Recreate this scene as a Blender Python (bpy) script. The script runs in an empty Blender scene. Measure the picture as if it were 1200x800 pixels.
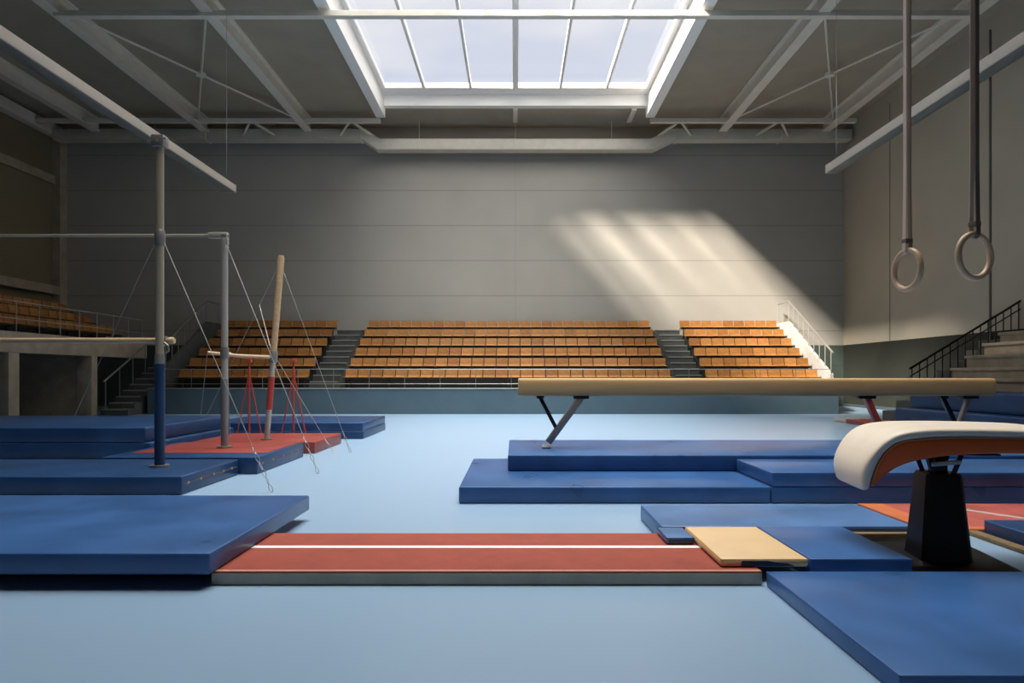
import bpy, bmesh, math, random
from mathutils import Vector, Matrix
random.seed(7)
S = bpy.context.scene
COL = S.collection
PI = math.pi
H, F, VX, VY = 1.3, 800.0, 604.0, 440.0      # eye height, focal length (px), vanishing point of the photo

def at(px, py, Y):                            # pixel + depth -> world point
    return Vector(((px - VX) / F * Y, Y, H - (py - VY) / F * Y))

# ------------------------------------------------------------------ materials
MATS = {}
def mat(name, col, rough=0.5, metal=0.0, spec=0.5, noise=0.0, nscale=4.0, bump=0.0, bscale=20.0, coat=0.0, stretch=None, rvar=0.0):
    if name in MATS: return MATS[name]
    m = bpy.data.materials.new(name); m.use_nodes = True
    nt = m.node_tree; N = nt.nodes; L = nt.links
    b = N['Principled BSDF']
    b.inputs['Base Color'].default_value = (*col, 1)
    b.inputs['Roughness'].default_value = rough
    b.inputs['Metallic'].default_value = metal
    b.inputs['Specular IOR Level'].default_value = spec
    b.inputs['Coat Weight'].default_value = coat
    tc = N.new('ShaderNodeTexCoord'); mp = N.new('ShaderNodeMapping')
    L.new(tc.outputs['Object'], mp.inputs['Vector'])
    if stretch: mp.inputs['Scale'].default_value = stretch
    if noise > 0 or rvar > 0:
        n = N.new('ShaderNodeTexNoise'); n.inputs['Scale'].default_value = nscale; n.inputs['Detail'].default_value = 2.5 if rvar > 0 else 6
        n.inputs['Roughness'].default_value = 0.6
        L.new(mp.outputs['Vector'], n.inputs['Vector'])
        if noise > 0:
            mr = N.new('ShaderNodeMapRange'); mr.inputs['From Min'].default_value = .3; mr.inputs['From Max'].default_value = .7
            mr.inputs['To Min'].default_value = 1 - noise; mr.inputs['To Max'].default_value = 1 + noise
            L.new(n.outputs['Fac'], mr.inputs['Value'])
            mx = N.new('ShaderNodeVectorMath'); mx.operation = 'SCALE'; mx.inputs[0].default_value = col
            L.new(mr.outputs['Result'], mx.inputs['Scale']); L.new(mx.outputs['Vector'], b.inputs['Base Color'])
        if rvar > 0:
            m2 = N.new('ShaderNodeMapRange'); m2.inputs['From Min'].default_value = .3; m2.inputs['From Max'].default_value = .7
            m2.inputs['To Min'].default_value = rough - rvar; m2.inputs['To Max'].default_value = rough + rvar
            L.new(n.outputs['Fac'], m2.inputs['Value']); L.new(m2.outputs['Result'], b.inputs['Roughness'])
    if bump > 0:
        n2 = N.new('ShaderNodeTexNoise'); n2.inputs['Scale'].default_value = bscale; n2.inputs['Detail'].default_value = 4
        L.new(mp.outputs['Vector'], n2.inputs['Vector'])
        bp = N.new('ShaderNodeBump'); bp.inputs['Strength'].default_value = bump; bp.inputs['Distance'].default_value = .02
        L.new(n2.outputs['Fac'], bp.inputs['Height']); L.new(bp.outputs['Normal'], b.inputs['Normal'])
    MATS[name] = m
    return m

def wall_mat(name, col, low=None, zlow=2.6, pitch=1.5, zoff=1.3, stain=.08):
    """painted concrete panels: horizontal joints every `pitch`, optional darker dado paint below zlow"""
    m = bpy.data.materials.new(name); m.use_nodes = True
    nt = m.node_tree; N = nt.nodes; L = nt.links; b = N['Principled BSDF']
    b.inputs['Roughness'].default_value = .85; b.inputs['Specular IOR Level'].default_value = .25
    g = N.new('ShaderNodeNewGeometry'); sp = N.new('ShaderNodeSeparateXYZ'); L.new(g.outputs['Position'], sp.inputs['Vector'])
    def math_(op, a, bv=None):
        n = N.new('ShaderNodeMath'); n.operation = op
        for i, v in enumerate((a, bv)):
            if v is None: continue
            if isinstance(v, (int, float)): n.inputs[i].default_value = v
            else: L.new(v, n.inputs[i])
        return n.outputs[0]
    noi = N.new('ShaderNodeTexNoise'); noi.inputs['Scale'].default_value = .8; noi.inputs['Detail'].default_value = 8
    L.new(g.outputs['Position'], noi.inputs['Vector'])
    n2 = N.new('ShaderNodeTexNoise'); n2.inputs['Scale'].default_value = .35; n2.inputs['Detail'].default_value = 3
    L.new(g.outputs['Position'], n2.inputs['Vector'])
    md = math_('MODULO', math_('ADD', sp.outputs['Z'], zoff), pitch)
    line = math_('LESS_THAN', md, .035)
    f = math_('SUBTRACT', 1.0, math_('MULTIPLY', line, .28))
    st = math_('ADD', 1 - stain, math_('MULTIPLY', noi.outputs['Fac'], stain * 2))
    f = math_('MULTIPLY', f, st)
    f = math_('MULTIPLY', f, math_('ADD', .93, math_('MULTIPLY', n2.outputs['Fac'], .14)))
    sc = N.new('ShaderNodeVectorMath'); sc.operation = 'SCALE'
    if low:
        lt = math_('LESS_THAN', sp.outputs['Z'], zlow)
        mx = N.new('ShaderNodeMix'); mx.data_type = 'RGBA'
        mx.inputs[6].default_value = (*col, 1); mx.inputs[7].default_value = (*low, 1)
        L.new(lt, mx.inputs[0]); L.new(mx.outputs[2], sc.inputs[0])
    else: sc.inputs[0].default_value = col
    L.new(f, sc.inputs['Scale']); L.new(sc.outputs['Vector'], b.inputs['Base Color'])
    return m

BLUE = (.031, .100, .262)
M_blue = mat('blue_vinyl', BLUE, .30, spec=.5, noise=.22, nscale=1.6, bump=.08, bscale=5, rvar=.03)
M_blue2 = mat('deep_blue_vinyl', (.013, .046, .124), .34, spec=.4, noise=.22, nscale=1.6, bump=.08, bscale=5, rvar=.03)
M_bluel = mat('bright_blue_vinyl', (.040, .130, .34), .30, spec=.5, noise=.22, nscale=1.6, bump=.08, bscale=5, rvar=.03)
M_blue3 = mat('pale_blue_vinyl', (.075, .17, .36), .36, noise=.25, nscale=1.6, bump=.08, bscale=5, rvar=.03)
M_pipe = mat('blue_piping', (.06, .14, .34), .4)
M_red = mat('red_carpet', (.33, .062, .035), .8, noise=.12, nscale=6, bump=.3, bscale=150)
M_redv = mat('red_vinyl', (.24, .040, .030), .42, noise=.2, nscale=2, bump=.08, bscale=5)
M_orange = mat('orange_trim', (.60, .16, .05), .5, noise=.1)
M_yel = mat('yellow_vinyl', (.76, .53, .29), .42, noise=.06, nscale=3, bump=.15, bscale=8)
M_navy = mat('navy_vinyl', (.012, .03, .075), .4)
M_white = mat('white_paint', (.80, .79, .75), .5)
M_line = mat('white_line', (.85, .83, .78), .7)
M_greyside = mat('grey_felt', (.42, .40, .34), .8, noise=.12, nscale=5)
M_dark = mat('dark_rubber', (.02, .022, .025), .6)
M_black = mat('black_cover', (.006, .006, .007), .38, noise=.3, nscale=5)
M_blackm = mat('black_metal', (.02, .02, .022), .35, metal=.6)
M_steel = mat('brushed_steel', (.50, .47, .41), .35, metal=.45)
M_gsteel = mat('grey_painted_steel', (.27, .255, .235), .4, metal=.5)
M_galv = mat('galvanised_steel', (.45, .45, .42), .45, metal=.7)
M_brass = mat('bronze_steel', (.48, .41, .30), .32, metal=.45)
M_wood = mat('pale_wood', (.52, .35, .20), .45, noise=.18, nscale=9, stretch=(.3, 4, 4))
M_beam = mat('suede_beam', (.62, .38, .165), .75, noise=.12, nscale=3, stretch=(.25, 3, 3), spec=.3)
M_seat = mat('seat_wood', (.33, .152, .044), .5, spec=.2, noise=.22, nscale=5, stretch=(1, 1, 5))
M_seat2 = mat('seat_wood_light', (.37, .172, .052), .5, spec=.2, noise=.22, nscale=5, stretch=(1, 1, 5))
M_seat3 = mat('seat_wood_dark', (.28, .122, .036), .5, spec=.2, noise=.22, nscale=5, stretch=(1, 1, 5))
M_bench = mat('bench_steel', (.05, .048, .042), .6)
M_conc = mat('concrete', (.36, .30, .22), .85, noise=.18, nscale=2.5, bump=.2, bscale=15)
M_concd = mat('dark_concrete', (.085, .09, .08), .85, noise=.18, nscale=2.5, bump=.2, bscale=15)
M_nose = mat('step_nosing', (.26, .28, .27), .6)
M_ceil = mat('ceiling_paint', (.36, .32, .25), .85, noise=.07, nscale=.8)
M_beamc = mat('roof_steel_paint', (.70, .655, .56), .55, noise=.06, nscale=2)
M_duct = mat('duct_metal', (.64, .60, .51), .5, noise=.06, nscale=3)
M_pod = mat('blue_grey_panel', (.085, .135, .165), .5, noise=.08, nscale=1.2)
M_cream = mat('cream_leather', (.88, .76, .61), .40, noise=.04, nscale=3, bump=.05, bscale=12)
M_vorange = mat('orange_leather', (.86, .145, .03), .5, spec=.25, noise=.06, nscale=4)
M_strap = mat('strap_tan', (.80, .62, .51), .7)
M_strapd = mat('strap_brown', (.20, .15, .11), .7)
M_ring = mat('ring_wood', (.74, .50, .32), .38, noise=.12, nscale=14)
M_redp = mat('red_paint', (.40, .05, .035), .4)
M_bluep = mat('blue_pad', (.008, .03, .085), .4, noise=.15, nscale=5)
M_plank = mat('brown_plank', (.20, .13, .06), .6, noise=.3, nscale=6, stretch=(.4, 4, 4))
M_frame = mat('skylight_frame', (.90, .89, .86), .5)
M_ext = mat('sun_blocker_grey', (.55, .54, .52), .9)
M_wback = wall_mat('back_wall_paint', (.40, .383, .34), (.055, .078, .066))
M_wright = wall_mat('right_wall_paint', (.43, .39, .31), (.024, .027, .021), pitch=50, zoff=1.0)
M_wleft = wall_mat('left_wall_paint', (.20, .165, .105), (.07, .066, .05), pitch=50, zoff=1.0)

# floor: seamless pale-blue vinyl
def floor_mat():
    m = mat('blue_vinyl_floor', (.295, .43, .58), .28, noise=.015, nscale=.2, spec=.5)
    return m
M_floor = floor_mat()
M_base = mat('dark_skirting', (.05, .07, .08), .6)

# glass: thin pane, mostly clear with a faint reflection
def glass_mat():
    m = bpy.data.materials.new('clear_glass'); m.use_nodes = True
    N = m.node_tree.nodes; L = m.node_tree.links; N.clear()
    o = N.new('ShaderNodeOutputMaterial'); t = N.new('ShaderNodeBsdfTransparent'); g = N.new('ShaderNodeBsdfGlossy')
    t.inputs['Color'].default_value = (.96, .97, .98, 1); g.inputs['Roughness'].default_value = .05
    x = N.new('ShaderNodeMixShader'); x.inputs[0].default_value = .05
    L.new(t.outputs[0], x.inputs[1]); L.new(g.outputs[0], x.inputs[2]); L.new(x.outputs[0], o.inputs[0])
    return m
M_glass = glass_mat()

# ------------------------------------------------------------------ mesh builder
class MB:
    def __init__(s): s.bm = bmesh.new()
    def box(s, x0, x1, y0, y1, z0, z1, bev=0.0, seg=2):
        r = bmesh.ops.create_cube(s.bm, size=1)
        vs = r['verts']
        bmesh.ops.scale(s.bm, vec=(abs(x1 - x0), abs(y1 - y0), abs(z1 - z0)), verts=vs)
        bmesh.ops.translate(s.bm, vec=((x0 + x1) / 2, (y0 + y1) / 2, (z0 + z1) / 2), verts=vs)
        if bev > 0:
            es = list({e for v in vs for e in v.link_edges})
            bmesh.ops.bevel(s.bm, geom=es, offset=bev, segments=seg, profile=.5, affect='EDGES')
        return s
    def bar(s, p0, p1, w, h, bev=0.0, up=(0, 0, 1)):
        """rectangular bar from p0 to p1, w across, h along `up`"""
        p0, p1 = Vector(p0), Vector(p1); d = (p1 - p0); L = d.length; d.normalize()
        u = Vector(up)
        if abs(d.dot(u)) > .99: u = Vector((0, 1, 0))
        x = d.cross(u).normalized(); z = x.cross(d).normalized()
        r = bmesh.ops.create_cube(s.bm, size=1); vs = r['verts']
        M = Matrix(((x.x * w, d.x * L, z.x * h), (x.y * w, d.y * L, z.y * h), (x.z * w, d.z * L, z.z * h))).to_4x4()
        M.translation = (p0 + p1) / 2
        bmesh.ops.transform(s.bm, matrix=M, verts=vs)
        if bev > 0:
            es = list({e for v in vs for e in v.link_edges})
            bmesh.ops.bevel(s.bm, geom=es, offset=bev, segments=2, profile=.5, affect='EDGES')
        return s
    def tube(s, pts, r, n=10, cap=True):
        pts = [Vector(p) for p in pts]
        rs = r if isinstance(r, (list, tuple)) else [r] * len(pts)
        rings = []; prev = None
        for i, p in enumerate(pts):
            if i == 0: d = pts[1] - p
            elif i == len(pts) - 1: d = p - pts[i - 1]
            else: d = (pts[i + 1] - p).normalized() + (p - pts[i - 1]).normalized()
            d.normalize()
            if prev is None:
                u = Vector((0, 0, 1)) if abs(d.z) < .9 else Vector((1, 0, 0))
                x = d.cross(u).normalized()
            else:
                x = (prev - d * prev.dot(d)).normalized()
            prev = x; y = d.cross(x)
            rings.append([s.bm.verts.new(p + (x * math.cos(2 * PI * k / n) + y * math.sin(2 * PI * k / n)) * rs[i]) for k in range(n)])
        for a, b in zip(rings, rings[1:]):
            for k in range(n): s.bm.faces.new((a[k], a[(k + 1) % n], b[(k + 1) % n], b[k]))
        if cap:
            s.bm.faces.new(rings[0][::-1]); s.bm.faces.new(rings[-1])
        return s
    def prism(s, prof, a0, a1, axis='y', bev=0.0):
        """closed 2-D profile extruded along an axis. axis y: prof=(x,z); x: prof=(y,z); z: prof=(x,y)"""
        def V(u, v, a):
            return (u, a, v) if axis == 'y' else (a, u, v) if axis == 'x' else (u, v, a)
        A = [s.bm.verts.new(V(u, v, a0)) for u, v in prof]; B = [s.bm.verts.new(V(u, v, a1)) for u, v in prof]
        n = len(prof); fs = []
        fs.append(s.bm.faces.new(A)); fs.append(s.bm.faces.new(B[::-1]))
        for k in range(n): fs.append(s.bm.faces.new((A[k], B[k], B[(k + 1) % n], A[(k + 1) % n])))
        if bev > 0:
            es = list({e for f in fs for e in f.edges})
            bmesh.ops.bevel(s.bm, geom=es, offset=bev, segments=2, profile=.5, affect='EDGES')
        return s
    def loft(s, rings, cap=True):
        R = [[s.bm.verts.new(p) for p in ring] for ring in rings]; n = len(R[0])
        for a, b in zip(R, R[1:]):
            for k in range(n): s.bm.faces.new((a[k], a[(k + 1) % n], b[(k + 1) % n], b[k]))
        if cap: s.bm.faces.new(R[0][::-1]); s.bm.faces.new(R[-1])
        return s
    def torus(s, c, R, r, d, n=40, m=12):
        """ring in the plane of vertical and horizontal direction d"""
        c = Vector(c); d = Vector(d).normalized(); z = Vector((0, 0, 1)); nn = d.cross(z)
        V = [[s.bm.verts.new(c + (d * math.cos(a) + z * math.sin(a)) * (R + r * math.cos(b)) + nn * r * math.sin(b))
              for b in [2 * PI * j / m for j in range(m)]] for a in [2 * PI * i / n for i in range(n)]]
        for i in range(n):
            for j in range(m):
                s.bm.faces.new((V[i][j], V[(i + 1) % n][j], V[(i + 1) % n][(j + 1) % m], V[i][(j + 1) % m]))
        return s

def wloc(o):
    v = Vector((0, 0, 0))
    while o is not None: v = v + o.location; o = o.parent
    return v

def build(name, mb, m, parent=None, loc=None, smooth=35):
    """link the builder's mesh (authored in world coordinates) as ONE object with a sensible origin"""
    bm = mb.bm
    bmesh.ops.recalc_face_normals(bm, faces=bm.faces[:])
    if parent is not None: off = wloc(parent)
    elif loc is not None: off = Vector(loc)
    else:
        xs = [v.co for v in bm.verts]
        off = Vector(((min(c.x for c in xs) + max(c.x for c in xs)) / 2, (min(c.y for c in xs) + max(c.y for c in xs)) / 2, min(c.z for c in xs)))
    bmesh.ops.translate(bm, vec=-off, verts=bm.verts[:])
    me = bpy.data.meshes.new(name); bm.to_mesh(me); bm.free()
    for mm in (m if isinstance(m, (list, tuple)) else [m]): me.materials.append(mm)
    if smooth:
        me.polygons.foreach_set('use_smooth', [True] * len(me.polygons))
        me.set_sharp_from_angle(angle=math.radians(smooth))
    o = bpy.data.objects.new(name, me); COL.objects.link(o)
    if parent is not None: o.parent = parent
    else: o.location = off
    return o

def tag(o, label, cat, group=None):
    o['label'] = label; o['category'] = cat
    if group: o['group'] = group
    return o
def thing(name, label, cat, loc, group=None):
    o = bpy.data.objects.new(name, None); COL.objects.link(o); o.location = loc; o.empty_display_size = .2
    return tag(o, label, cat, group)
def struct(name, mb, m, parent=None, smooth=35):
    o = build(name, mb, m, parent, smooth=smooth)
    if parent is None: o['kind'] = 'structure'
    return o

# ------------------------------------------------------------------ the hall
XL, XR, YB, YF, ZC = -19.5, 14.03, 29.2, -6.0, 11.9
SX0, SX1, SY0, SY1, ZG = -5.15, 5.15, 4.7, 26.7, 12.36      # skylight opening, glass level

struct('floor', MB().box(XL, XR, YF, YB, -.2, 0), M_floor)
struct('wall_back', MB().box(XL - .3, XR + .3, YB, YB + .3, -.2, 12.2), M_wback)
struct('wall_right', MB().box(XR, XR + .3, YF, YB, -.2, 12.2), M_wright)
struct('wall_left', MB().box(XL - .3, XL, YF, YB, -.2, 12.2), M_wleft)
struct('wall_front', MB().box(XL - .3, XR + .3, YF - .3, YF, -.2, 12.2), wall_mat('front_wall_paint', (.24, .22, .18)))
c = MB()
c.box(XL - .3, SX0 - .35, YF - .3, YB + .3, ZC, ZC + .4); c.box(SX1 + .35, XR + .3, YF - .3, YB + .3, ZC, ZC + .4)
c.box(SX0 - .35, SX1 + .35, YF - .3, SY0 - .35, ZC, ZC + .4); c.box(SX0 - .35, SX1 + .35, SY1 + .3, YB + .3, ZC, ZC + .4)
struct('ceiling', c, M_ceil)
# vertical panel joints and the tall column in the left corner
struct('trim_1', MB().box(XR - .012, XR, 25.55, 25.60, 2.6, 11.5), mat('joint_grey', (.20, .19, .16), .8))
struct('trim_2', MB().box(XR - .03, XR, 20.12, 20.18, 2.2, 11.5), mat('joint_dark', (.09, .085, .07), .8))
struct('trim_3', MB().box(-.012, .012, YB - .008, YB, 3.3, 11.0), mat('joint_pale', (.33, .32, .29), .8))
struct('trim_4', MB().box(XL, XL + .32, YB - .45, YB, 0, ZC), M_conc)
struct('trim_5', MB().box(XL, XL + .12, 8, YB - .45, 9.35, 9.7), M_conc)
struct('trim_6', MB().box(XL, XL + .3, 8, YB - .45, 4.7, 5.05), M_conc)
struct('trim_7', MB().box(XL, XL + .35, 4, YB, 11.3, 11.75), M_beamc)
struct('baseboard_right', MB().box(XR - .02, XR, YF, YB, 0, .12), M_base)

# skylight: window_1 > frame (curb), mullions, panes, tie
w = struct('window_1', MB().box(SX0 - .35, SX0, SY0 - .35, SY1 + .3, 11.5, 12.75).box(SX1, SX1 + .35, SY0 - .35, SY1 + .3, 11.5, 12.75)
           .box(SX0, SX1, SY1, SY1 + .3, 11.86, 12.75).box(SX0, SX1, SY0 - .35, SY0, 11.5, 12.75), M_frame)
build('window_sill', MB().box(SX0, SX1, SY1 - .62, SY1, ZG - .08, ZG + .12, .01), M_frame, w)
build('window_frame', MB().box(SX0, SX0 + .16, SY0, SY1 - .62, ZG - .08, ZG + .12, .01), M_frame, w)
build('window_frame', MB().box(SX1 - .16, SX1, SY0, SY1 - .62, ZG - .08, ZG + .12, .01), M_frame, w)
mx = [-3.5, -1.72, 0, 1.72, 3.5]
for x in mx:
    ww = .10 if x == 0 else .048
    build('mullion', MB().box(x - ww, x + ww, SY0, SY1 - .62, ZG - (.22 if x == 0 else .1), ZG + .12, .01), M_frame, w)
xs = [SX0] + mx + [SX1]
for a, b in zip(xs, xs[1:]):
    build('pane', MB().box(a + .05, b - .05, SY0, SY1 - .62, ZG + .03, ZG + .045), M_glass, w, smooth=0)
for y in (8.3, 14.8):
    build('glazing_bar', MB().box(SX0, SX1, y - .03, y + .03, ZG + .0, ZG + .1), M_frame, w)

# roof beams (I sections running front to back) and cross ties
ti = 8
for x in (-17.3, -12.8, -8.55, 8.55, 12.8):
    b = MB(); b.box(x - .17, x + .17, 4, 28.3, 11.36, 11.41); b.box(x - .035, x + .035, 4, 28.3, 11.41, ZC); b.box(x - .17, x + .17, 4, 28.3, ZC - .05, ZC)
    struct('trim_%d' % ti, b, M_beamc, smooth=0); ti += 1
for y, x0, x1, z in ((19.0, -12.8, 12.6, 11.36), (9.5, -12.8, 12.8, 11.36), (27.3, -19.2, -5.4, 11.5), (27.3, 5.4, 13.6, 11.5)):
    struct('trim_%d' % ti, MB().box(x0, x1, y - .1, y + .1, z - .1, z + .06, .01), M_beamc, smooth=0); ti += 1
for sx in (-1, 1):      # diagonal wind bracing rods with a hub plate
    r = MB(); z = 11.52; cx = sx * 10.68; cy = 23.2
    r.tube([(sx * 8.65, 19.1, z), (sx * 12.7, 27.3, z)], .035, 8); r.tube([(sx * 12.7, 19.1, z), (sx * 8.65, 27.3, z)], .035, 8)
    r.tube([(cx, cy, z - .05), (cx, cy, z + .05)], .16, 14); r.tube([(cx, cy, z), (cx, cy, ZC)], .025, 8)
    struct('trim_%d' % ti, r, M_beamc); ti += 1
for x in (-10.6, -6.6, 6.6, 10.6):   # small raking struts of the end truss
    r = MB(); r.bar((x - .7, 28.25, 11.2), (x, 27.3, 11.5), .08, .08); r.bar((x + .7, 28.25, 11.2), (x, 27.3, 11.5), .08, .08)
    struct('trim_%d' % ti, r, M_beamc, smooth=0); ti += 1
r = MB(); r.box(-.09, .09, 26.98, 28.3, 11.78, ZC); r.box(4.6, 4.8, 26.98, 28.3, 11.78, ZC)
struct('trim_%d' % ti, r, M_beamc, smooth=0); ti += 1

# air duct below the ceiling along the back wall, lower in the middle
d = thing('air_duct', 'long pale rectangular air duct under the ceiling along the back wall', 'duct', (0, 28.5, 10.9))
b = MB(); y0, y1 = 28.15, 28.65
b.prism([(-19.1, 11.05), (-6.3, 11.05), (-5.75, 10.63), (5.75, 10.63), (6.55, 11.05), (13.9, 11.05), (13.9, 11.47), (6.4, 11.47), (5.6, 11.05), (-5.6, 11.05), (-6.15, 11.47), (-19.1, 11.47)], y0, y1, 'y', .012)
build('duct_run', b, M_duct, d)
for x, z in ((-6.42, 11.26), (6.68, 11.26), (-12.8, 11.26), (11.0, 11.26)):
    build('joint_flange', MB().box(x - .04, x + .04, y0 - .03, y1 + .03, z - .24, z + .24, .005), M_duct, d)
for x, z in ((-4, 11.05), (0, 11.05), (4, 11.05), (-10, 11.47), (-15, 11.47), (9, 11.47), (13, 11.47)):
    build('hanger', MB().tube([(x, 28.4, z), (x, 28.4, ZC)], .015, 6), M_beamc, d)

# two suspended strip lights (unlit)
def strip_light(x, y1, label):
    t = thing('hanging_strip_light', label, 'lamp', (x, (y1 + 3) / 2, 6.5), 'long suspended strip lights')
    build('housing', MB().box(x - .14, x + .14, 3, y1, 6.41, 6.61, .012), mat('lamp_housing', (.50, .43, .35), .5), t)
    build('diffuser', MB().box(x - .132, x + .132, 3.05, y1 - .05, 6.39, 6.41, .006), mat('shaded_diffuser', (.13, .12, .10), .5), t)  # dark colour stands for the shade on the lamp's underside
    build('end_cap', MB().box(x - .145, x + .145, y1, y1 + .05, 6.40, 6.62, .012), M_galv, t)
    for y in (5, 9, y1 - .25):
        build('wire', MB().tube([(x, y, 6.61), (x, y, ZC)], .005, 6), M_galv, t)
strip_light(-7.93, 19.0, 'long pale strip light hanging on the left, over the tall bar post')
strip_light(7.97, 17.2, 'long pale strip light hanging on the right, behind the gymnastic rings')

# ------------------------------------------------------------------ back stands
ZP = .87                                    # podium deck
YR, DR, RI = 24.55, .77, .41                # first row, row depth, rise
pod = thing('podium', 'long blue-grey painted podium wall in front of the wooden stands', 'podium', (0, 23.6, 0))
build('front_panel', MB().box(-12.45, 10.93, 23.1, 23.22, 0, ZP - .03), M_pod, pod)
build('deck', MB().box(-12.45, 10.93, 23.22, 24.0, .02, ZP - .03), M_concd, pod)
build('top_edge', MB().box(-12.47, 10.95, 23.07, 24.0, ZP - .03, ZP, .006), M_nose, pod)

def tiers(x0, x1, label):
    prof = [(24.0, 0), (24.0, ZP)]
    for i in range(6):
        y = 24.0 + .25 + i * DR
        prof += [(y, ZP + RI * i)] if i else []
        if i: prof += []
    prof = [(24.0, 0.02), (24.0, ZP)]
    for i in range(1, 6):
        y = 24.15 + i * DR
        prof += [(y, ZP + RI * (i - 1)), (y, ZP + RI * i)]
    prof += [(YB - .02, ZP + RI * 5), (YB - .02, .02)]
    return tag(build('stand_tier', MB().prism(prof, x0, x1, 'x'), mat('tier_dark', (.03, .03, .026), .85), smooth=0), label, 'stand', 'stepped stands along the back wall')  # concrete darkened so the gaps between seat rows look shaded
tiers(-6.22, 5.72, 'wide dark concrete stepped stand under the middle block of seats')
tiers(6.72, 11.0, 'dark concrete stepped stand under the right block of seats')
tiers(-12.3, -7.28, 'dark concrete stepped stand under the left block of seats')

def aisle(x0, x1, label):
    t = thing('aisle_stair', label, 'stairs', ((x0 + x1) / 2, 26, 0), 'aisle stairs between the stands')
    n = 10; z0, z1 = ZP, ZP + RI * 5 + .25; yy0, yy1 = 24.0, 28.2
    prof = [(yy0, .02)]
    for i in range(n):
        prof += [(yy0 + (yy1 - yy0) * i / n, z0 + (z1 - z0) * i / n)] if i == 0 else []
        y = yy0 + .05 + (yy1 - yy0) * i / n
        prof += [(y, z0 + (z1 - z0) * i / n), (y, z0 + (z1 - z0) * (i + 1) / n)]
    prof += [(YB - .02, z1), (YB - .02, .02)]
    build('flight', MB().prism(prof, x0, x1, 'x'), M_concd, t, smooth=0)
    for i in range(n):
        y = yy0 + .05 + (yy1 - yy0) * i / n; z = z0 + (z1 - z0) * (i + 1) / n
        build('step_nosing', MB().box(x0 + .02, x1 - .02, y - .025, y + .04, z - .035, z + .004), M_nose, t, smooth=0)
aisle(-7.26, -6.24, 'grey aisle stair between left and middle wooden seat blocks')
aisle(5.74, 6.70, 'grey aisle stair between middle and right wooden seat blocks')

# a moulded wooden seat (facing -Y, origin under its front middle)
def seat_mesh():
    m = MB(); w_ = .211
    prof = [(-.36, .368), (-.335, .392), (-.10, .383), (-.03, .405), (0, .46), (.035, .672), (.055, .672), (.022, .44), (-.02, .375), (-.09, .358), (-.335, .362)]
    m.prism([(y + .0, z) for y, z in prof], -w_, w_, 'x', .006)
    return m
proto = {}
def seat_data(k):
    if k not in proto:
        o = build('seat', seat_mesh(), (M_seat, M_seat2, M_seat3)[k], loc=(0, 0, 0))
        proto[k] = o.data; bpy.data.objects.remove(o)
    return proto[k]
ORD = ['lowest', 'second', 'third', 'fourth', 'fifth', 'topmost']
def seat_row(p0, p1, n, z, facing, label, group):
    """p0,p1: ends (x,y) of the backrest line; facing: rotation about z"""
    p0, p1 = Vector((*p0, z)), Vector((*p1, z))
    t = thing('bench_row', label, 'bench', (p0 + p1) / 2, group)
    dirv = (p1 - p0).normalized(); nrm = Vector((math.sin(facing), -math.cos(facing), 0))
    e = MB()
    e.bar(p0 + nrm * .08 + Vector((0, 0, .325)), p1 + nrm * .08 + Vector((0, 0, .325)), .05, .05)
    e.bar(p0 + nrm * .28 + Vector((0, 0, .335)), p1 + nrm * .28 + Vector((0, 0, .335)), .03, .04)
    build('support_rail', e, M_bench, t, smooth=0)
    k = max(2, round((p1 - p0).length / 1.4))
    for i in range(k + 1):
        q = p0 + (p1 - p0) * ((i + .12) / (k + .24))
        e = MB(); e.bar(q + nrm * .1 + Vector((0, 0, .003)), q + nrm * .1 + Vector((0, 0, .31)), .05, .06); e.bar(q - nrm * .02 + Vector((0, 0, .315)), q + nrm * .30 + Vector((0, 0, .315)), .04, .05)
        build('bracket', e, M_bench, t, smooth=0)
    for i in range(n):
        o = bpy.data.objects.new('seat', seat_data(random.choice((0, 0, 1, 2)))); COL.objects.link(o); o.parent = t
        q = p0 + (p1 - p0) * ((i + .5) / n)
        o.location = q - t.location; o.rotation_euler = (0, 0, facing)
        o.scale = ((p1 - p0).length / n / .45, 1, 1)
for i in range(6):
    y, z = YR + DR * i, ZP + RI * i
    seat_row((-6.12, y), (5.58, y), 26, z, 0, ORD[i] + ' row of wooden seats in the wide middle block', 'seat rows of the middle stand')
    seat_row((6.82, y), (10.88, y), 9, z, 0, ORD[i] + ' row of wooden seats in the sunlit right block', 'seat rows of the right stand')
    seat_row((-12.1, y), (-7.4, y), 10, z, 0, ORD[i] + ' row of wooden seats in the left block behind the bars', 'seat rows of the left stand')

# thin railing on the podium edge
rail = thing('podium_railing', 'thin grey wire railing along the podium edge in front of the seats', 'railing', (0, 23.3, ZP))
for z in (1.02, 1.52): build('rail', MB().tube([(-12.3, 23.35, z), (10.8, 23.35, z)], .011, 6), M_galv, rail)
for i in range(20):
    x = -12.3 + 23.1 * i / 19
    build('post', MB().tube([(x, 23.35, ZP), (x, 23.35, 1.52)], .011, 6), M_gsteel, rail)

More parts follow.
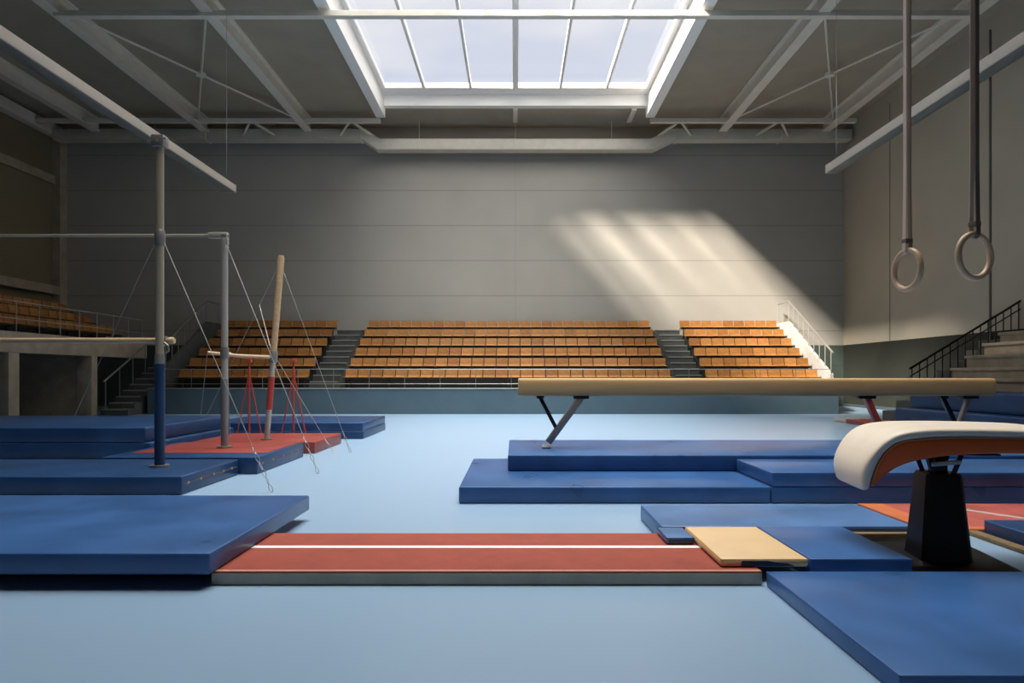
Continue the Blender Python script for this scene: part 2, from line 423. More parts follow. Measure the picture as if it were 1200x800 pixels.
# sloping parapets with handrails at the outer ends of the stands
def parapet(x, sgn, label, wl, mw):
    t = thing('parapet', label, 'parapet', (x, 26, 0), 'parapets at the ends of the stands')
    prof = [(24.0, .02), (24.0, 1.35), (27.75, 3.5), (YB - .02, 3.5), (YB - .02, .02)]
    build('parapet_wall', MB().prism(prof, x - .06, x + .06, 'x'), mw, t, smooth=0)
    pts = [(x, 23.9, 2.1), (x, 27.75, 4.32), (x, 28.9, 4.32)]
    build('handrail', MB().tube(pts, .035, 8), wl, t)
    for i in range(9):
        f = i / 8; y = 24.05 + 3.7 * f; z0 = 1.37 + (3.5 - 1.37) * f
        build('baluster', MB().tube([(x, y, z0 - .1), (x, y, 2.15 + 2.15 * f)], .018, 6), wl, t)
    build('baluster', MB().tube([(x, 28.9, 3.4), (x, 28.9, 4.32)], .018, 6), wl, t)
parapet(11.12, 1, 'sunlit white sloping parapet with handrail at the right end of the stands', M_galv, mat('parapet_render', (.46, .44, .41), .85, noise=.12))
parapet(-12.56, -1, 'dark sloping parapet with handrail at the left end of the stands', M_gsteel, M_concd)

# ------------------------------------------------------------------ left gallery
gx, gy0, gy1, gz = -13.6, 6.0, 22.2, 2.42
g = thing('gallery', 'beige concrete gallery on square pillars along the left wall', 'gallery', (-16.5, 14, 0))
build('fascia', MB().box(gx - .25, gx, gy0, 25.2, 1.93, gz + .08, .01), M_conc, g)
build('deck', MB().box(XL + .02, gx - .25, gy0, 25.2, 2.1, gz), M_concd, g)
prof = [(gx - 1.5, gz), (gx - 1.5, gz + .4), (gx - 2.35, gz + .4), (gx - 2.35, gz + .8), (gx - 3.2, gz + .8), (gx - 3.2, gz + 1.2), (XL + .32, gz + 1.2), (XL + .32, gz)]
build('tier', MB().prism(prof, gy0, 25.2, 'y'), M_concd, g, smooth=0)
for y in (9.6, 14.1, 18.55):
    build('pillar', MB().box(gx - .36, gx - .02, y - .2, y + .2, 0, 1.93, .01), M_conc, g)
build('end_pillar', MB().box(gx - .5, gx - .02, 21.95, 22.25, 0, 1.93, .01), M_conc, g)
build('recess_wall', MB().box(gx - 3.2, gx - 3.0, gy0, 25.2, 0, 2.1), M_concd, g)
build('cross_wall', MB().box(gx - 3.0, gx - .5, 22.0, 22.2, 0, 2.1), M_conc, g)
for i in range(3):
    seat_row((gx - 1.1 - .85 * i, 25.0), (gx - 1.1 - .85 * i, 14.2), 24, gz + .4 * i, PI / 2,
             ('front', 'middle', 'rear')[i] + ' row of wooden seats on the dim left gallery', 'seat rows on the gallery')
rl = thing('gallery_railing', 'thin metal railing along the edge of the left gallery', 'railing', (gx - .12, 14, gz + .08))
for z in (gz + .45, gz + .92): build('rail', MB().tube([(gx - .12, gy0, z), (gx - .12, 25.1, z)], .016, 6), M_galv, rl)
for i in range(22):
    y = gy0 + .1 + (25 - gy0) * i / 21
    build('post', MB().tube([(gx - .12, y, gz + .084), (gx - .12, y, gz + .92)], .014, 6), M_galv, rl)
# dim stair beside the gallery
st = thing('side_stair', 'dim concrete stair rising beside the left gallery', 'stairs', (-13.0, 24, 0))
prof = [(22.3, .01)]
for i in range(9): prof += [(22.3 + .4 * i, .2 * i + .01), (22.3 + .4 * i, .2 * i + .2)]
prof = prof[1:] if prof[0] == prof[1] else prof
prof += [(28.9, 1.8), (28.9, .01)]
build('flight', MB().prism(prof, -13.55, -12.66, 'x'), M_concd, st, smooth=0)
for i in range(9):
    build('step_nosing', MB().box(-13.5, -12.70, 22.28 + .4 * i, 22.34 + .4 * i, .2 * i + .165, .2 * i + .205), M_nose, st, smooth=0)
build('handrail', MB().tube([(-13.45, 22.3, 1.1), (-13.45, 25.6, 2.8)], .03, 8), M_gsteel, st)
for i in range(5): build('baluster', MB().tube([(-13.45, 22.4 + .8 * i, .2 + .4 * i), (-13.45, 22.4 + .8 * i, 1.15 + .41 * i)], .015, 6), M_gsteel, st)

# ------------------------------------------------------------------ right concrete terrace
tr = thing('concrete_terrace', 'bare concrete stepped terrace along the right wall', 'terrace', (13, 12, 0))
ye = 18.9
steps = [(11.72, 1.22), (12.1, 1.5), (12.5, 1.84), (12.98, 2.18), (13.42, 2.48)]
prof = [(11.72, .95)]; pz = .95
prof = [(11.72, .0)]
for x, z in steps:
    if x > 11.72: prof.append((x, pz))
    prof.append((x, z)); pz = z
prof += [(XR - .035, pz), (XR - .035, 0)]
build('steps', MB().prism(prof, 6.0, ye, 'y'), M_conc, tr, smooth=0)
for x, z in steps:
    build('ledge', MB().box(x - .05, x + .3, 6.0, ye + .03, z - .07, z + .012, .008), M_conc, tr)
for y in (8.5, 11.5, 14.5, 17.4):
    build('slot', MB().box(11.70, 11.73, y - .12, y + .12, .98, 1.13), M_dark, tr, smooth=0)
ts = thing('terrace_railing', 'dark slanting stair railing climbing to the right wall', 'railing', (12.4, 19.3, 0))
build('flight', MB().prism([(10.7, .01)] + [p for i in range(8) for p in ((10.7 + .4 * i, .01 + .29 * i), (10.7 + .4 * i, .29 + .29 * i))][1:] + [(XR - .04, 2.32), (XR - .04, .01)], 19.0, 19.9, 'y'), M_concd, ts, smooth=0)
a, bq = at(1066, 432, 18.97), at(1200, 350, 18.97)
build('handrail', MB().tube([a, bq], .032, 8), M_blackm, ts)
for i in range(15):
    f = (i + .3) / 15; p = a.lerp(bq, f)
    build('baluster', MB().tube([p, p - Vector((0, 0, .92))], .016, 6), M_blackm, ts)
a2, b2 = a - Vector((0, 0, .22)), bq - Vector((0, 0, .22)); build('lower_rail', MB().tube([a2, b2], .018, 8), M_blackm, ts)

# ------------------------------------------------------------------ mats
def mat_block(name, label, x0, x1, y0, y1, z0, z1, m=None, bev=.018, cat='mat', group=None, seam=True, pipe=None, zip_=False):
    t = thing(name, label, cat, ((x0 + x1) / 2, (y0 + y1) / 2, z0), group)
    b = MB(); b.box(x0, x1, y0, y1, z0, z1, bev, 3)
    build('cover', b, m or M_blue, t)
    if seam:
        i = bev * .35
        e = MB(); z = z1 - i
        e.tube([(x0 + i, y0 + i, z), (x1 - i, y0 + i, z), (x1 - i, y1 - i, z), (x0 + i, y1 - i, z), (x0 + i, y0 + i + .001, z)], .0045, 6)
        build('piping', e, pipe or M_pipe, t)
    if zip_:
        zz = z0 + (z1 - z0) * .55
        build('zipper', MB().box(x1 - .001, x1 + .003, y0 + .06, y1 - .05, zz - .006, zz + .006), mat('zip_tape', (.10, .075, .05), .6), t)
        for q in (.1, .3, .52, .7, .86):
            yy = y0 + (y1 - y0) * q
            build('tab', MB().box(x1 - .001, x1 + .005, yy - .025, yy + .025, zz - .014, zz + .014, .002), mat('zip_tab', (.42, .19, .06), .6), t)
    return t

G_L = 'blue mats around the bars'
t = mat_block('landing_mat', 'large blue landing mat at the front left lying over the red runway', -6.6, -1.86, 4.15, 6.17, .088, .22, M_blue, .016)
build('shade_gap_base', MB().box(-6.5, -1.90, 4.42, 5.3, .001, .0895, .004), M_dark, t)  # dark block added as support, blackening the shadow gap under the mat
mat_block('landing_mat', 'blue mat under the tall post with a blue sleeve', -9.2, -3.63, 7.42, 8.95, 0, .206, M_blue2, .02, group=G_L, zip_=True)
mat_block('crash_mat', 'lower mat of the two stacked thick blue mats on the left', -13.2, -5.66, 10.58, 13.75, 0, .262, M_blue2, .03, group=G_L)
mat_block('crash_mat', 'upper mat of the two stacked thick blue mats on the left', -13.0, -5.74, 10.58, 13.7, .264, .50, M_blue2, .03, group=G_L)
t = mat_block('landing_mat', 'blue mat with a red top panel under the grey steel post', -5.45, -3.4, 8.99, 10.96, 0, .23, M_blue2, .02, group=G_L, zip_=True)
build('red_top_panel', MB().box(-5.3, -3.44, 9.42, 10.93, .229, .236, .003), M_redv, t)
mat_block('landing_mat', 'plain red mat under the slanting wooden post', -5.4, -3.34, 11.36, 13.1, 0, .2, M_redv, .02, pipe=M_redp)
mat_block('crash_mat', 'lower of two stacked blue mats behind the red mat near the back stand', -6.4, -3.12, 14.0, 16.4, 0, .165, M_blue2, .02, group=G_L)
mat_block('crash_mat', 'upper of two stacked blue mats behind the red mat near the back stand', -6.4, -3.13, 14.0, 16.4, .167, .335, M_blue2, .02, group=G_L)

G_B = 'blue mats under the balance beam'
mat_block('landing_mat', 'low blue mat at the left foot of the balance beam mats', -.575, 2.592, 6.93, 9.32, 0, .17, M_blue, .018, group=G_B)
mat_block('landing_mat', 'low blue mat on the floor under the right raised beam mat', 2.60, 7.6, 6.93, 9.32, 0, .17, M_blue, .018, group=G_B)
mat_block('landing_mat', 'long upper blue mat on which the balance beam stands', -.09, 7.6, 8.07, 10.0, .172, .36, M_blue, .018, group=G_B)
mat_block('landing_mat', 'raised blue mat in front of the beam, behind the vaulting table', 2.605, 7.6, 6.93, 8.055, .172, .317, M_blue, .018, group=G_B)

# runway
rw = thing('runway', 'long red carpet runway with white stripes and grey sides', 'runway', (-2, 4.8, 0))
rx0, rx1, ry0, ry1 = -1.885, 1.53, 4.232, 5.27
build('base', MB().box(rx0, rx1, ry0, ry1, .004, .074, .004), M_greyside, rw)
build('underlay', MB().box(rx0 + .004, rx1 - .004, ry0 + .006, ry1 - .004, 0, .0755), M_dark, rw)
build('carpet', MB().box(rx0, rx1, ry0 + .004, ry1, .0758, .085, .003), M_red, rw)
build('white_stripe', MB().box(rx0, rx1, 4.815, 4.88, .0848, .0862), M_line, rw)
build('edge_stripe', MB().box(rx0, rx1, 4.25, 4.268, .0848, .0860), mat('faded_line', (.62, .40, .32), .7), rw)

# mats at the end of the runway
y_m = mat_block('yellow_mat', 'small yellow mat lying across the end of the red runway', 1.30, 1.862, 4.325, 5.262, .0865, .139, M_yel, .02, pipe=mat('yellow_pipe', (.62, .32, .08), .45))
build('navy_patch', MB().prism([(1.43, .094), (1.43, .118), (1.44, .127), (1.60, .127), (1.66, .116), (1.72, .112), (1.75, .102), (1.77, .094)], 4.3235, 4.330, 'y'), M_navy, y_m, smooth=0)
mat_block('landing_mat', 'blue mat right beside the yellow mat', 1.868, 2.52, 4.325, 5.262, 0, .139, M_bluel, .015)
mat_block('landing_mat', 'broad pale blue mat behind the yellow mat', 1.13, 3.10, 5.285, 6.18, 0, .134, M_blue3, .02)
e = mat_block('folded_pad', 'small navy pad on the runway touching the left side of the yellow mat', 1.085, 1.29, 4.91, 5.262, .0865, .134, M_blue3, .015, pipe=M_navy)
build('dark_edge', MB().box(1.10, 1.285, 4.905, 4.912, .090, .126, .003), M_navy, e)
mat_block('landing_mat', 'large blue mat at the front right corner of the floor', 1.548, 6.2, 2.75, 4.215, 0, .092, M_bluel, .012)
em = mat_block('floor_mat', 'thin faded red mat with orange border right of the vaulting table', 3.40, 7.4, 5.64, 6.78, 0, .03, mat('faded_red', (.42, .085, .065), .6, noise=.35, nscale=2.5), .006, pipe=M_orange)
build('orange_border', MB().box(3.40, 3.62, 5.645, 6.775, .0295, .0325), M_orange, em, smooth=0)
build('orange_border', MB().box(3.62, 7.38, 5.645, 5.74, .0295, .0325), M_orange, em, smooth=0)
build('pale_stripe', MB().bar((4.2, 6.55, .031), (4.75, 5.75, .031), .07, .002), mat('chalk_grey', (.45, .42, .38), .8), em, smooth=0)
mat_block('landing_mat', 'dark blue mat at the right edge beyond the vaulting table', 3.81, 6.2, 4.5, 5.56, 0, .128, M_blue2, .018)
tag(build('plank', MB().box(2.56, 3.16, 5.215, 5.28, 0, .095, .008), M_plank), 'brown wooden plank standing behind the black vault base', 'plank')
tag(build('plank', MB().box(3.69, 3.785, 4.45, 5.6, 0, .035, .006), M_plank), 'brown wooden plank along the side of the dark blue mat', 'plank')

# far right corner: padded block, small red mat
mat_block('crash_mat', 'lower thick blue mat in the pile below the concrete terrace', 9.95, 11.66, 13.2, 17.9, 0, .47, M_blue2, .04, group='blue mats by the terrace')
mat_block('crash_mat', 'upper thick blue mat in the pile below the concrete terrace', 10.35, 11.66, 13.2, 17.9, .472, .92, M_blue2, .04, group='blue mats by the terrace')
mat_block('floor_mat', 'small faded red mat on the floor before the far blue pile', 9.0, 9.85, 16.6, 18.6, 0, .12, M_redv, .02, pipe=M_redp)
mat_block('floor_mat', 'grey roll-out mat lying beside the small faded red mat', 9.1, 9.9, 18.7, 19.5, 0, .1, M_greyside, .02, seam=False)

# ------------------------------------------------------------------ balance beam
bx0, bx1, byc, bz0, bz1, zf = .035, 6.26, 8.95, 1.032, 1.266, .36
bb = thing('balance_beam', 'long tan balance beam standing on blue mats', 'balance beam', ((bx0 + bx1) / 2, byc, zf))
m = MB()
def oval(x, s):
    n = 20; pts = []
    for k in range(n):
        a_ = 2 * PI * k / n; c_, s_ = math.cos(a_), math.sin(a_)
        pts.append((x, byc + .075 * s * math.copysign(abs(c_) ** .45, c_), (bz0 + bz1) / 2 + (bz1 - bz0) / 2 * (1 - (1 - s) * .35) * math.copysign(abs(s_) ** .45, s_)))
    return pts
m.loft([oval(bx0, .8), oval(bx0 + .008, .93), oval(bx0 + .03, 1), oval(bx1 - .03, 1), oval(bx1 - .008, .93), oval(bx1, .8)])
build('beam', m, M_beam, bb, smooth=50)
def beam_leg(xt, xb, xs, xj, zj, k=1.0):
    l = MB(); l.bar((xb + (.03 if xt > xb else -.03), byc, zf + .065), (xt, byc, bz0 - .02), .085 * k, .115 * k, .008, up=(0, 1, 0)); 
    lo = build('leg', l, M_gsteel, bb)
    build('foot', MB().box(xb - .06, xb + .06, byc - .16, byc + .16, zf + .001, zf + .022, .006), M_gsteel, lo)
    build('top_bracket', MB().box(xt - .10, xt + .10, byc - .06, byc + .06, bz0 - .035, bz0 + .004, .004), M_blackm, lo)
    s_ = MB(); s_.bar((xs, byc, bz0 - .02), (xj, byc, zj), .05, .055, .004, up=(0, 1, 0))
    so = build('strut', s_, M_blackm, bb)
    build('strut_bracket', MB().box(xs - .05, xs + .05, byc - .05, byc + .05, bz0 - .03, bz0 + .004, .004), M_blackm, so)
beam_leg(.86, .40, .325, .53, .68 - .06)
beam_leg(5.94, 5.70, 5.60, 5.765, .67, .6)
rl_ = build('leg', MB().bar((4.87, byc, zf + .05), (4.60, byc, bz0 - .02), .07, .10, .008, up=(0, 1, 0)), M_redp, bb); rl_['label'] = 'red middle leg'
build('top_bracket', MB().box(4.48, 4.70, byc - .06, byc + .06, bz0 - .035, bz0 + .004, .004), M_blackm, rl_)

# ------------------------------------------------------------------ vaulting table
vt = thing('vaulting_table', 'cream and orange vaulting table on a black pedestal', 'vaulting table', (2.98, 4.8, 0))
yc = 4.77
def interp(pts, n):
    P = [Vector(p) for p in pts]; L = [0]
    for a_, b_ in zip(P, P[1:]): L.append(L[-1] + (b_ - a_).length)
    out = []
    for i in range(n):
        s_ = L[-1] * i / (n - 1); k = min(max(j for j in range(len(L)) if L[j] <= s_ + 1e-9), len(P) - 2)
        f = (s_ - L[k]) / (L[k + 1] - L[k])
        p0, p1, p2, p3 = P[max(k - 1, 0)], P[k], P[k + 1], P[min(k + 2, len(P) - 1)]
        out.append(.5 * ((2 * p1) + (p2 - p0) * f + (2 * p0 - 5 * p1 + 4 * p2 - p3) * f * f + (3 * p1 - p0 - 3 * p2 + p3) * f ** 3))
    return out
outer = [(3.74, .93), (3.6, .955), (3.2, .966), (2.9, .966), (2.64, .958), (2.44, .938), (2.31, .892), (2.225, .815), (2.185, .73), (2.178, .65), (2.19, .60)]
inner = [(3.72, .872), (3.6, .888), (3.2, .897), (2.9, .895), (2.66, .884), (2.48, .866), (2.385, .835), (2.325, .785), (2.285, .715), (2.262, .645), (2.252, .60)]
low = [(3.72, .80), (3.6, .795), (3.2, .795), (2.9, .775), (2.66, .745), (2.54, .718), (2.46, .695), (2.40, .672), (2.35, .645), (2.30, .612), (2.268, .592)]
def nose(P):      # shorten and drop the nose
    return [(x + .2 * min(1, max(0, (2.95 - x) / .7)), z - .045 * min(1, max(0, (2.5 - x) / .3))) for x, z in P]
outer, inner, low = nose(outer), nose(inner), nose(low)
NS = 40
O, I, Lw = interp(outer, NS), interp(inner, NS), interp(low, NS)
def sect(A, B, w_, ex, ey, n=28):
    ring = []
    for k in range(n):
        a_ = 2 * PI * (k + .5) / n; c_, s_ = math.cos(a_), math.sin(a_)
        yy = w_ * math.copysign(abs(c_) ** ex, c_); tt = .5 + .5 * math.copysign(abs(s_) ** ey, s_)
        p = A.lerp(B, tt); ring.append((p.x, yc + yy, p.y))
    return ring
rings = []
for i in range(NS):
    w_ = .375 - .10 * max(0, (i - NS * .62) / (NS * .38)) ** 2
    rings.append(sect(I[i], O[i], w_, .22, .62))
def shrink(ring, s_, push):
    cx = sum(p[0] for p in ring) / len(ring); cy = yc; cz = sum(p[2] for p in ring) / len(ring)
    return [(cx + (p[0] - cx) * s_ + push[0], cy + (p[1] - cy) * (1 - (1 - s_) * .12), cz + (p[2] - cz) * s_ + push[1]) for p in ring]
def tip(ring, u):
    cx = sum(p[0] for p in ring) / len(ring); cz = sum(p[2] for p in ring) / len(ring); k = math.sqrt(1 - u * u)
    return [(cx + (p[0] - cx) * k, yc + (p[1] - yc) * (.72 + .28 * k), cz + (p[2] - cz) * k - .034 * u) for p in ring]
r0, rN = rings[0], rings[-1]
rings = [shrink(r0, .3, (.03, -.004)), shrink(r0, .75, (.02, -.003))] + rings + [tip(rN, u) for u in (.25, .5, .7, .85, .95, .995)]
build('top_pad', MB().loft(rings), M_cream, vt, smooth=60)
rb = []
for i in range(NS):
    w_ = .365 - .10 * max(0, (i - NS * .62) / (NS * .38)) ** 2
    rb.append(sect(Lw[i], I[i].lerp(O[i], .08), w_, .16, .3))
build('side_body', MB().loft(rb), M_vorange, vt, smooth=40)
for sgn in (-1, 1):
    pts = []
    for i in range(NS):
        w_ = .368 - .10 * max(0, (i - NS * .62) / (NS * .38)) ** 2
        pts.append((I[i].x, yc + sgn * w_, I[i].y + .002))
    build('piping', MB().tube(pts, .005, 6), mat('pipe_tan', (.55, .27, .10), .5), vt)
vx = 2.965; vy = 4.72
def rect(cx, cy, hx, hy, z, ch):
    return [(cx - hx + ch, cy - hy, z), (cx + hx - ch, cy - hy, z), (cx + hx, cy - hy + ch, z), (cx + hx, cy + hy - ch, z), (cx + hx - ch, cy + hy, z), (cx - hx + ch, cy + hy, z), (cx - hx, cy + hy - ch, z), (cx - hx, cy - hy + ch, z)]
build('pedestal', MB().loft([rect(vx, vy, .165, .165, .05, .03), rect(vx, vy, .16, .16, .07, .03), rect(vx, vy, .115, .115, .615, .025), rect(vx, vy, .105, .105, .635, .02)]), M_black, vt, smooth=30)
build('base_plate', MB().loft([rect(2.99, 4.76, .375, .375, 0, .03), rect(2.99, 4.76, .375, .375, .03, .03), rect(2.99, 4.76, .34, .34, .052, .03)]), M_black, vt, smooth=30)
hd = MB()
for sx in (-1, 1):
    for sy in (-1, 1):
        hd.bar((vx + sx * .06, vy + sy * .08, .62), (vx + sx * .115, vy + sy * .1, .79), .03, .03, .004)
hd.box(vx - .04, vx + .04, vy - .06, vy + .06, .62, .76, .008)
build('head_struts', hd, M_blackm, vt)
build('head_plate', MB().box(vx - .19, vx + .30, vy - .2, vy + .2, .772, .785, .004), M_blackm, vt)
build('lever', MB().bar((vx - .09, vy - .12, .70), (vx + .09, vy - .12, .72), .022, .03, .004), M_steel, vt)

vt.rotation_euler = (0, 0, math.radians(-8)); vt.location.x -= .033

# ------------------------------------------------------------------ gymnastic rings
def ring(cx, cy, cz, th, label):
    t = thing('gymnastic_ring', label, 'gymnastic ring', (cx, cy, cz), 'pair of hanging gymnastic rings')
    R, r = .1065, .0155; d_ = Vector((math.cos(th), math.sin(th), 0)); n_ = Vector((-math.sin(th), math.cos(th), 0))
    build('ring', MB().torus((cx, cy, cz), R, r, d_), M_ring, t, smooth=180)
    if n_.x > 0: n_ = -n_
    zt = cz + R
    def ribbon(sgn):
        path = [(0, zt - r - .003), (sgn * .010, zt - r - .001), (sgn * (r + .003), zt - .004), (sgn * (r + .004), zt + .02), (sgn * .0165, zt + .10), (sgn * .0125, zt + .35), (sgn * .012, 11.86)]
        rr = []
        for i, (o_, z_) in enumerate(path):
            p = Vector((cx, cy, z_)) + n_ * o_
            a_ = path[max(i - 1, 0)]; b_ = path[min(i + 1, len(path) - 1)]
            tg = Vector((b_[0] - a_[0], b_[1] - a_[1])).normalized()      # tangent in (n,z)
            nn = n_ * tg.y - Vector((0, 0, 1)) * tg.x
            w_ = .0135
            rr.append([p + d_ * w_ + nn * .002, p - d_ * w_ + nn * .002, p - d_ * w_ - nn * .002, p + d_ * w_ - nn * .002])
        return MB().loft(rr)
    build('strap', ribbon(1), M_strap, t, smooth=20)
    build('strap', ribbon(-1), M_strapd, t, smooth=20)
    b = MB(); p = Vector((cx, cy, zt + .05)); b.bar(p - Vector((0, 0, .012)), p + Vector((0, 0, .012)), .036, .042, .002, up=n_)
    build('stitched_cuff', b, M_strapd, t)
    build('ceiling_plate', MB().box(cx - .08, cx + .08, cy - .08, cy + .08, ZC - .05, ZC - .002, .006), M_galv, t)
ring(2.152, 3.75, 1.766 + .115, math.radians(-83), 'left and farther of the two wooden rings hanging on straps')
ring(2.253, 3.35, 1.886, math.radians(18), 'right and nearer of the two wooden rings hanging on straps')

# ------------------------------------------------------------------ bars on the left
def cable(t, p0, p1, chain=.22, r=.0045):
    p0, p1 = Vector(p0), Vector(p1); q = p0.lerp(p1, 1 - chain)
    build('cable', MB().tube([p0, q], r, 6), M_galv, t)
    if chain > 0:
        c_ = MB(); d_ = p1 - q; n = max(3, int(d_.length / .085)); u = d_.normalized(); a_ = u.cross(Vector((0, 1, 0))).normalized(); b_ = u.cross(a_)
        for i in range(n):
            ce = q + d_ * ((i + .5) / n); s_ = a_ if i % 2 else b_
            pts = [ce + u * (.048 * math.cos(k * PI / 4)) + s_ * (.02 * math.sin(k * PI / 4)) for k in range(8)]
            pts.append(pts[0] + u * .0005)
            c_.tube(pts, .0045, 5)
        build('chain', c_, M_galv, t)
def floor_px(px, py):
    Y = F * H / (py - VY); return Vector(((px - VX) / F * Y, Y, .005))

# front frame: tall post with blue sleeve carrying the low wooden bar
AX, AY = -4.262, 8.18
fa = thing('uneven_bars', 'tall bronze post with blue sleeve carrying the low wooden bar', 'bars', (AX, AY, .206))
po = build('post', MB().tube([(AX, AY, .21), (AX, AY, 4.05)], .047, 16), M_brass, fa)
build('sleeve', MB().tube([(AX, AY, .235), (AX, AY, 1.44)], .058, 16), M_bluep, po)
build('base_flange', MB().tube([(AX, AY, .207), (AX, AY, .232)], .11, 20), M_gsteel, po)
build('coupling', MB().tube([(AX, AY, 2.85), (AX, AY, 2.88), (AX, AY, 3.02), (AX, AY, 3.05)], [.05, .06, .06, .05], 16), M_gsteel, po)
build('coupling', MB().tube([(AX, AY, 1.44), (AX, AY, 1.47), (AX, AY, 1.55), (AX, AY, 1.56)], [.055, .056, .053, .05], 16), M_gsteel, po)
cl = MB(); cl.box(AX - .075, AX + .075, AY - .07, AY + .07, 4.03, 4.17, .012); cl.tube([(AX - .12, AY - .05, 4.08), (AX + .1, AY - .05, 4.13)], .014, 8); cl.tube([(AX, AY - .10, 4.09), (AX, AY + .1, 4.09)], .02, 8)
build('head_clamp', cl, M_gsteel, po)
lb = MB(); zb = 1.725; yb = AY + .10
lb.tube([(-8.9, yb, zb), (-4.19, yb, zb)], .034, 16)
lbo = build('low_bar', lb, M_wood, fa)
build('end_cap', MB().tube([(-4.20, yb, zb), (-4.195, yb, zb), (-4.15, yb, zb), (-4.135, yb, zb)], [.03, .042, .042, .034], 16), M_wood, lbo)
hk = MB(); hk.box(AX - .05, AX + .05, AY + .03, yb + .0, zb - .05, zb + .05, .008); hk.tube([(AX + .05, AY, zb - .03), (AX + .10, AY, zb - .07), (AX + .105, AY, zb - .13), (AX + .06, AY, zb - .155)], .014, 8)
build('bar_hook', hk, M_gsteel, fa)
o2 = -8.75
build('post', MB().tube([(o2, AY, .21), (o2, AY, 1.9)], .047, 16), M_brass, fa)
build('base_flange', MB().tube([(o2, AY, .207), (o2, AY, .232)], .11, 20), M_gsteel, fa)
cable(fa, (AX - .05, AY, 2.9), (-10.5, 16.0, .005), 0)
cable(fa, (AX + .05, AY, 2.9), floor_px(319, 577), .17)

# rear frame: steel horizontal bar on a grey post
BX, BY = -4.29, 10.07
fb = thing('horizontal_bar', 'high steel horizontal bar on a slim grey post behind the blue-sleeved post', 'bars', (BX, BY, .236))
po = build('post', MB().tube([(BX, BY, .24), (BX, BY, 3.31)], .048, 16), M_steel, fb)
build('lower_sleeve', MB().tube([(BX, BY, .26), (BX, BY, 1.25)], .053, 16), M_gsteel, po)
build('base_flange', MB().tube([(BX, BY, .237), (BX, BY, .262)], .11, 20), M_gsteel, po)
build('coupling', MB().tube([(BX, BY, 1.55), (BX, BY, 1.72)], .06, 16), M_gsteel, po)
zh = 3.365
ba = build('high_bar', MB().tube([(-9.4, BY, zh), (BX - .02, BY, zh)], .022, 14), M_brass, fb)
el = MB(); el.box(BX - .24, BX + .055, BY - .04, BY + .04, zh - .045, zh + .045, .015); el.box(BX - .05, BX + .055, BY - .04, BY + .04, zh - .14, zh + .02, .012); el.tube([(BX + .02, BY - .06, zh - .16), (BX + .02, BY + .06, zh - .16)], .02, 8)
build('elbow', el, M_steel, fb)
build('post', MB().tube([(-9.35, BY, .005), (-9.35, BY, 3.4)], .048, 16), M_steel, fb)
cable(fb, (BX + .05, BY, 3.18), floor_px(373, 555), .15)
cable(fb, (BX - .02, BY, 3.1), (-5.55, 13.3, .01), 0)

# slanting wooden post with a short crossbar
CY = 11.72
cb = Vector((-4.27, CY, .2)); ct = Vector((-4.02, CY, 3.34)); ax = (ct - cb).normalized()
fc = thing('uneven_bars', 'slanting pale wooden post with a short crossbar, standing on the red mat', 'bars', tuple(cb))
def on(zz): return cb + ax * ((zz - .2) / ax.z)
po = build('post', MB().tube([on(1.62), on(3.30), on(3.36)], [.052, .056, .045], 16), M_wood, fc)
build('lower_post', MB().tube([on(.215), on(1.6)], .046, 16), M_steel, fc)
build('red_sleeve', MB().tube([on(.72), on(1.28)], .052, 16), M_redp, fc)
build('base_flange', MB().tube([cb + Vector((0, 0, .002)), cb + Vector((0, 0, .022))], .10, 20), M_gsteel, fc)
build('socket', MB().tube([on(1.52), on(1.55), on(1.70), on(1.73)], [.055, .07, .07, .055], 16), M_gsteel, fc)
cr = build('crossbar', MB().tube([on(1.61), at(280, 417, 11.35), at(243, 413, 11.0)], [.034, .032, .028], 14), M_wood, fc)
build('collar', MB().tube([at(266, 415.2, 11.23), at(270, 415.7, 11.27)], .042, 12), M_gsteel, cr)
cable(fc, on(3.28), (-7.2, 15.5, .005), 0)
cable(fc, on(3.1) + Vector((.05, 0, 0)), floor_px(411, 531), .12)
cable(fc, on(1.6) + Vector((.05, 0, 0)), floor_px(391, 531), .14)
cable(fc, on(1.75) - Vector((.05, 0, 0)), (-4.69, 12.505, 2.6), 0, .003)
cable(fc, at(243, 413, 11.0), floor_px(233, 509), 0)

# red trestle behind the slanting post
def trestle(px, label):
    Y = 13.55; X = (px - VX) / F * Y
    t = thing('red_trestle', label, 'trestle', (X, Y, 0), 'slim red trestles behind the bars')
    build('upright', MB().tube([(X, Y, .0), (X, Y, 1.58)], .02, 10), M_redp, t)
    build('foot', MB().box(X - .12, X + .12, Y - .3, Y + .3, 0, .04, .008), M_redp, t)
    build('brace', MB().tube([(X, Y, 1.35), (X - .26, Y, .05)], .013, 8), M_redp, t)
    build('brace', MB().tube([(X, Y, 1.35), (X + .26, Y, .05)], .013, 8), M_redp, t)
    build('cap', MB().box(X - .05, X + .05, Y - .05, Y + .05, 1.56, 1.62, .008), M_redp, t)
trestle(292, 'slim red trestle between the grey steel post and the slanting post')
trestle(344, 'slim red trestle just right of the slanting wooden post')

# ------------------------------------------------------------------ unseen block added outside to keep the low sun off most of the skylight
struct('sun_blocker', MB().box(-16, -7.0, 6, 24, 12.3, 17.4).box(-16, -7.0, -14, 6, 12.3, 25), M_ext)

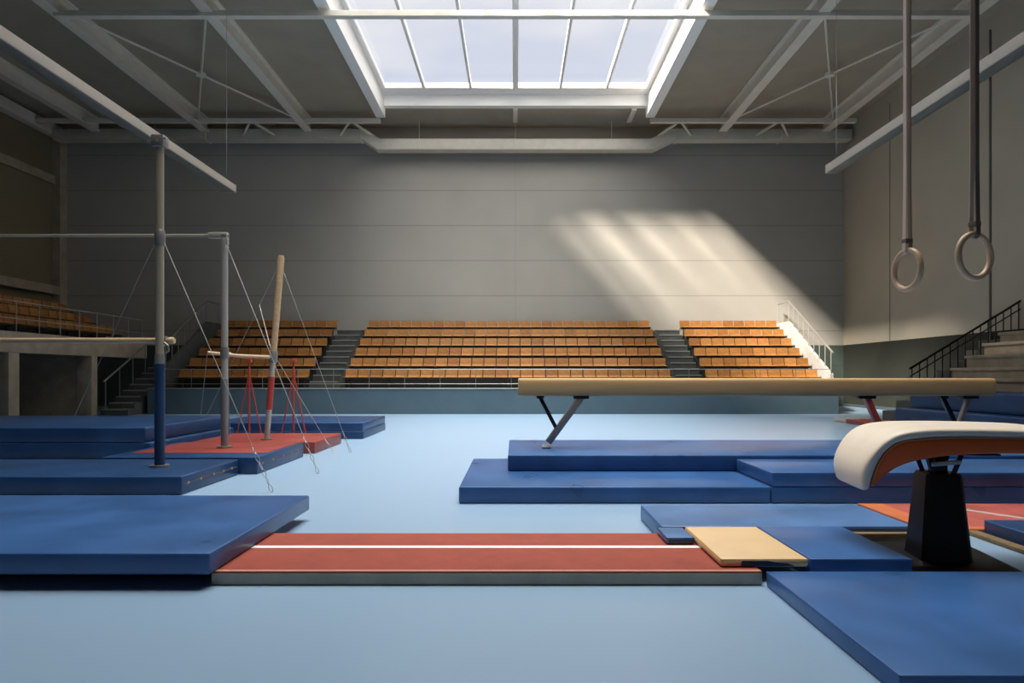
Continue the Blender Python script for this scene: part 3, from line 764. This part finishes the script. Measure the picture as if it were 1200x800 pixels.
# ------------------------------------------------------------------ light
sun = bpy.data.lights.new('sun', 'SUN'); sun.energy = 17.5; sun.angle = math.radians(7); sun.color = (1, .87, .735)
so = bpy.data.objects.new('sun', sun); COL.objects.link(so)
so.rotation_euler = Vector((3.8, 2.75, -3.95)).to_track_quat('-Z', 'Y').to_euler()
so.location = (-20, -5, 30)
sky = bpy.data.lights.new('skylight_daylight', 'AREA'); sky.shape = 'RECTANGLE'; sky.size = SX1 - SX0 - .1; sky.size_y = SY1 - SY0 - .7
sky.energy = 2600; sky.spread = math.radians(85); sky.color = (1, .965, .91)
ko = bpy.data.objects.new('skylight_daylight', sky); COL.objects.link(ko); ko.location = (0, (SY0 + SY1 - .6) / 2, ZG + .3)
fill_sun = bpy.data.lights.new('wall_fill_sun', 'SUN'); fill_sun.energy = 3.3; fill_sun.angle = math.radians(62); fill_sun.color = (1, .95, .87)  # second broad sun, added to brighten the middle of the back wall
ho = bpy.data.objects.new('wall_fill_sun', fill_sun); COL.objects.link(ho); ho.location = (-10, -10, 30)
ho.rotation_euler = Vector((0, 1.3, -1.0)).to_track_quat('-Z', 'Y').to_euler()
por = bpy.data.lights.new('skylight_portal', 'AREA'); por.shape = 'RECTANGLE'; por.size = SX1 - SX0; por.size_y = SY1 - SY0; por.cycles.is_portal = True
pq = bpy.data.objects.new('skylight_portal', por); COL.objects.link(pq); pq.location = (0, (SY0 + SY1) / 2, ZG + .2)

W = bpy.data.worlds.new('sky'); S.world = W; W.use_nodes = True
N = W.node_tree.nodes; L = W.node_tree.links; bg = N['Background']
tc = N.new('ShaderNodeTexCoord'); mp = N.new('ShaderNodeMapping'); mp.inputs['Scale'].default_value = (2.2, 3.0, 7)
mp.inputs['Rotation'].default_value = (0, .35, .2)
no = N.new('ShaderNodeTexNoise'); no.inputs['Scale'].default_value = 1.3; no.inputs['Detail'].default_value = 5; no.inputs['Roughness'].default_value = .5
cr = N.new('ShaderNodeValToRGB'); cr.color_ramp.elements[0].position = .38; cr.color_ramp.elements[0].color = (.76, .79, .92, 1)
cr.color_ramp.elements[1].position = .60; cr.color_ramp.elements[1].color = (.97, .96, .98, 1)
L.new(tc.outputs['Generated'], mp.inputs['Vector']); L.new(mp.outputs[0], no.inputs['Vector']); L.new(no.outputs['Fac'], cr.inputs['Fac']); L.new(cr.outputs['Color'], bg.inputs['Color'])
bg.inputs['Strength'].default_value = 1.0

# ------------------------------------------------------------------ camera
cam = bpy.data.cameras.new('camera'); cam.sensor_width = 36; cam.lens = F / 1200 * 36
cam.shift_x = (600 - VX) / 1200; cam.shift_y = (VY - 400) / 1200; cam.clip_end = 200
co = bpy.data.objects.new('camera', cam); COL.objects.link(co); co.location = (0, 0, H); co.rotation_euler = (PI / 2, 0, 0)
S.camera = co
vs = S.view_settings
vs.view_transform = 'Standard'; vs.look = 'None'; vs.gamma = 1; vs.use_curve_mapping = False; vs.exposure = 0.0
S.cycles.use_denoising = True
S.cycles.max_bounces = 10; S.cycles.diffuse_bounces = 6; S.cycles.transparent_max_bounces = 12
S.cycles.sample_clamp_indirect = 6
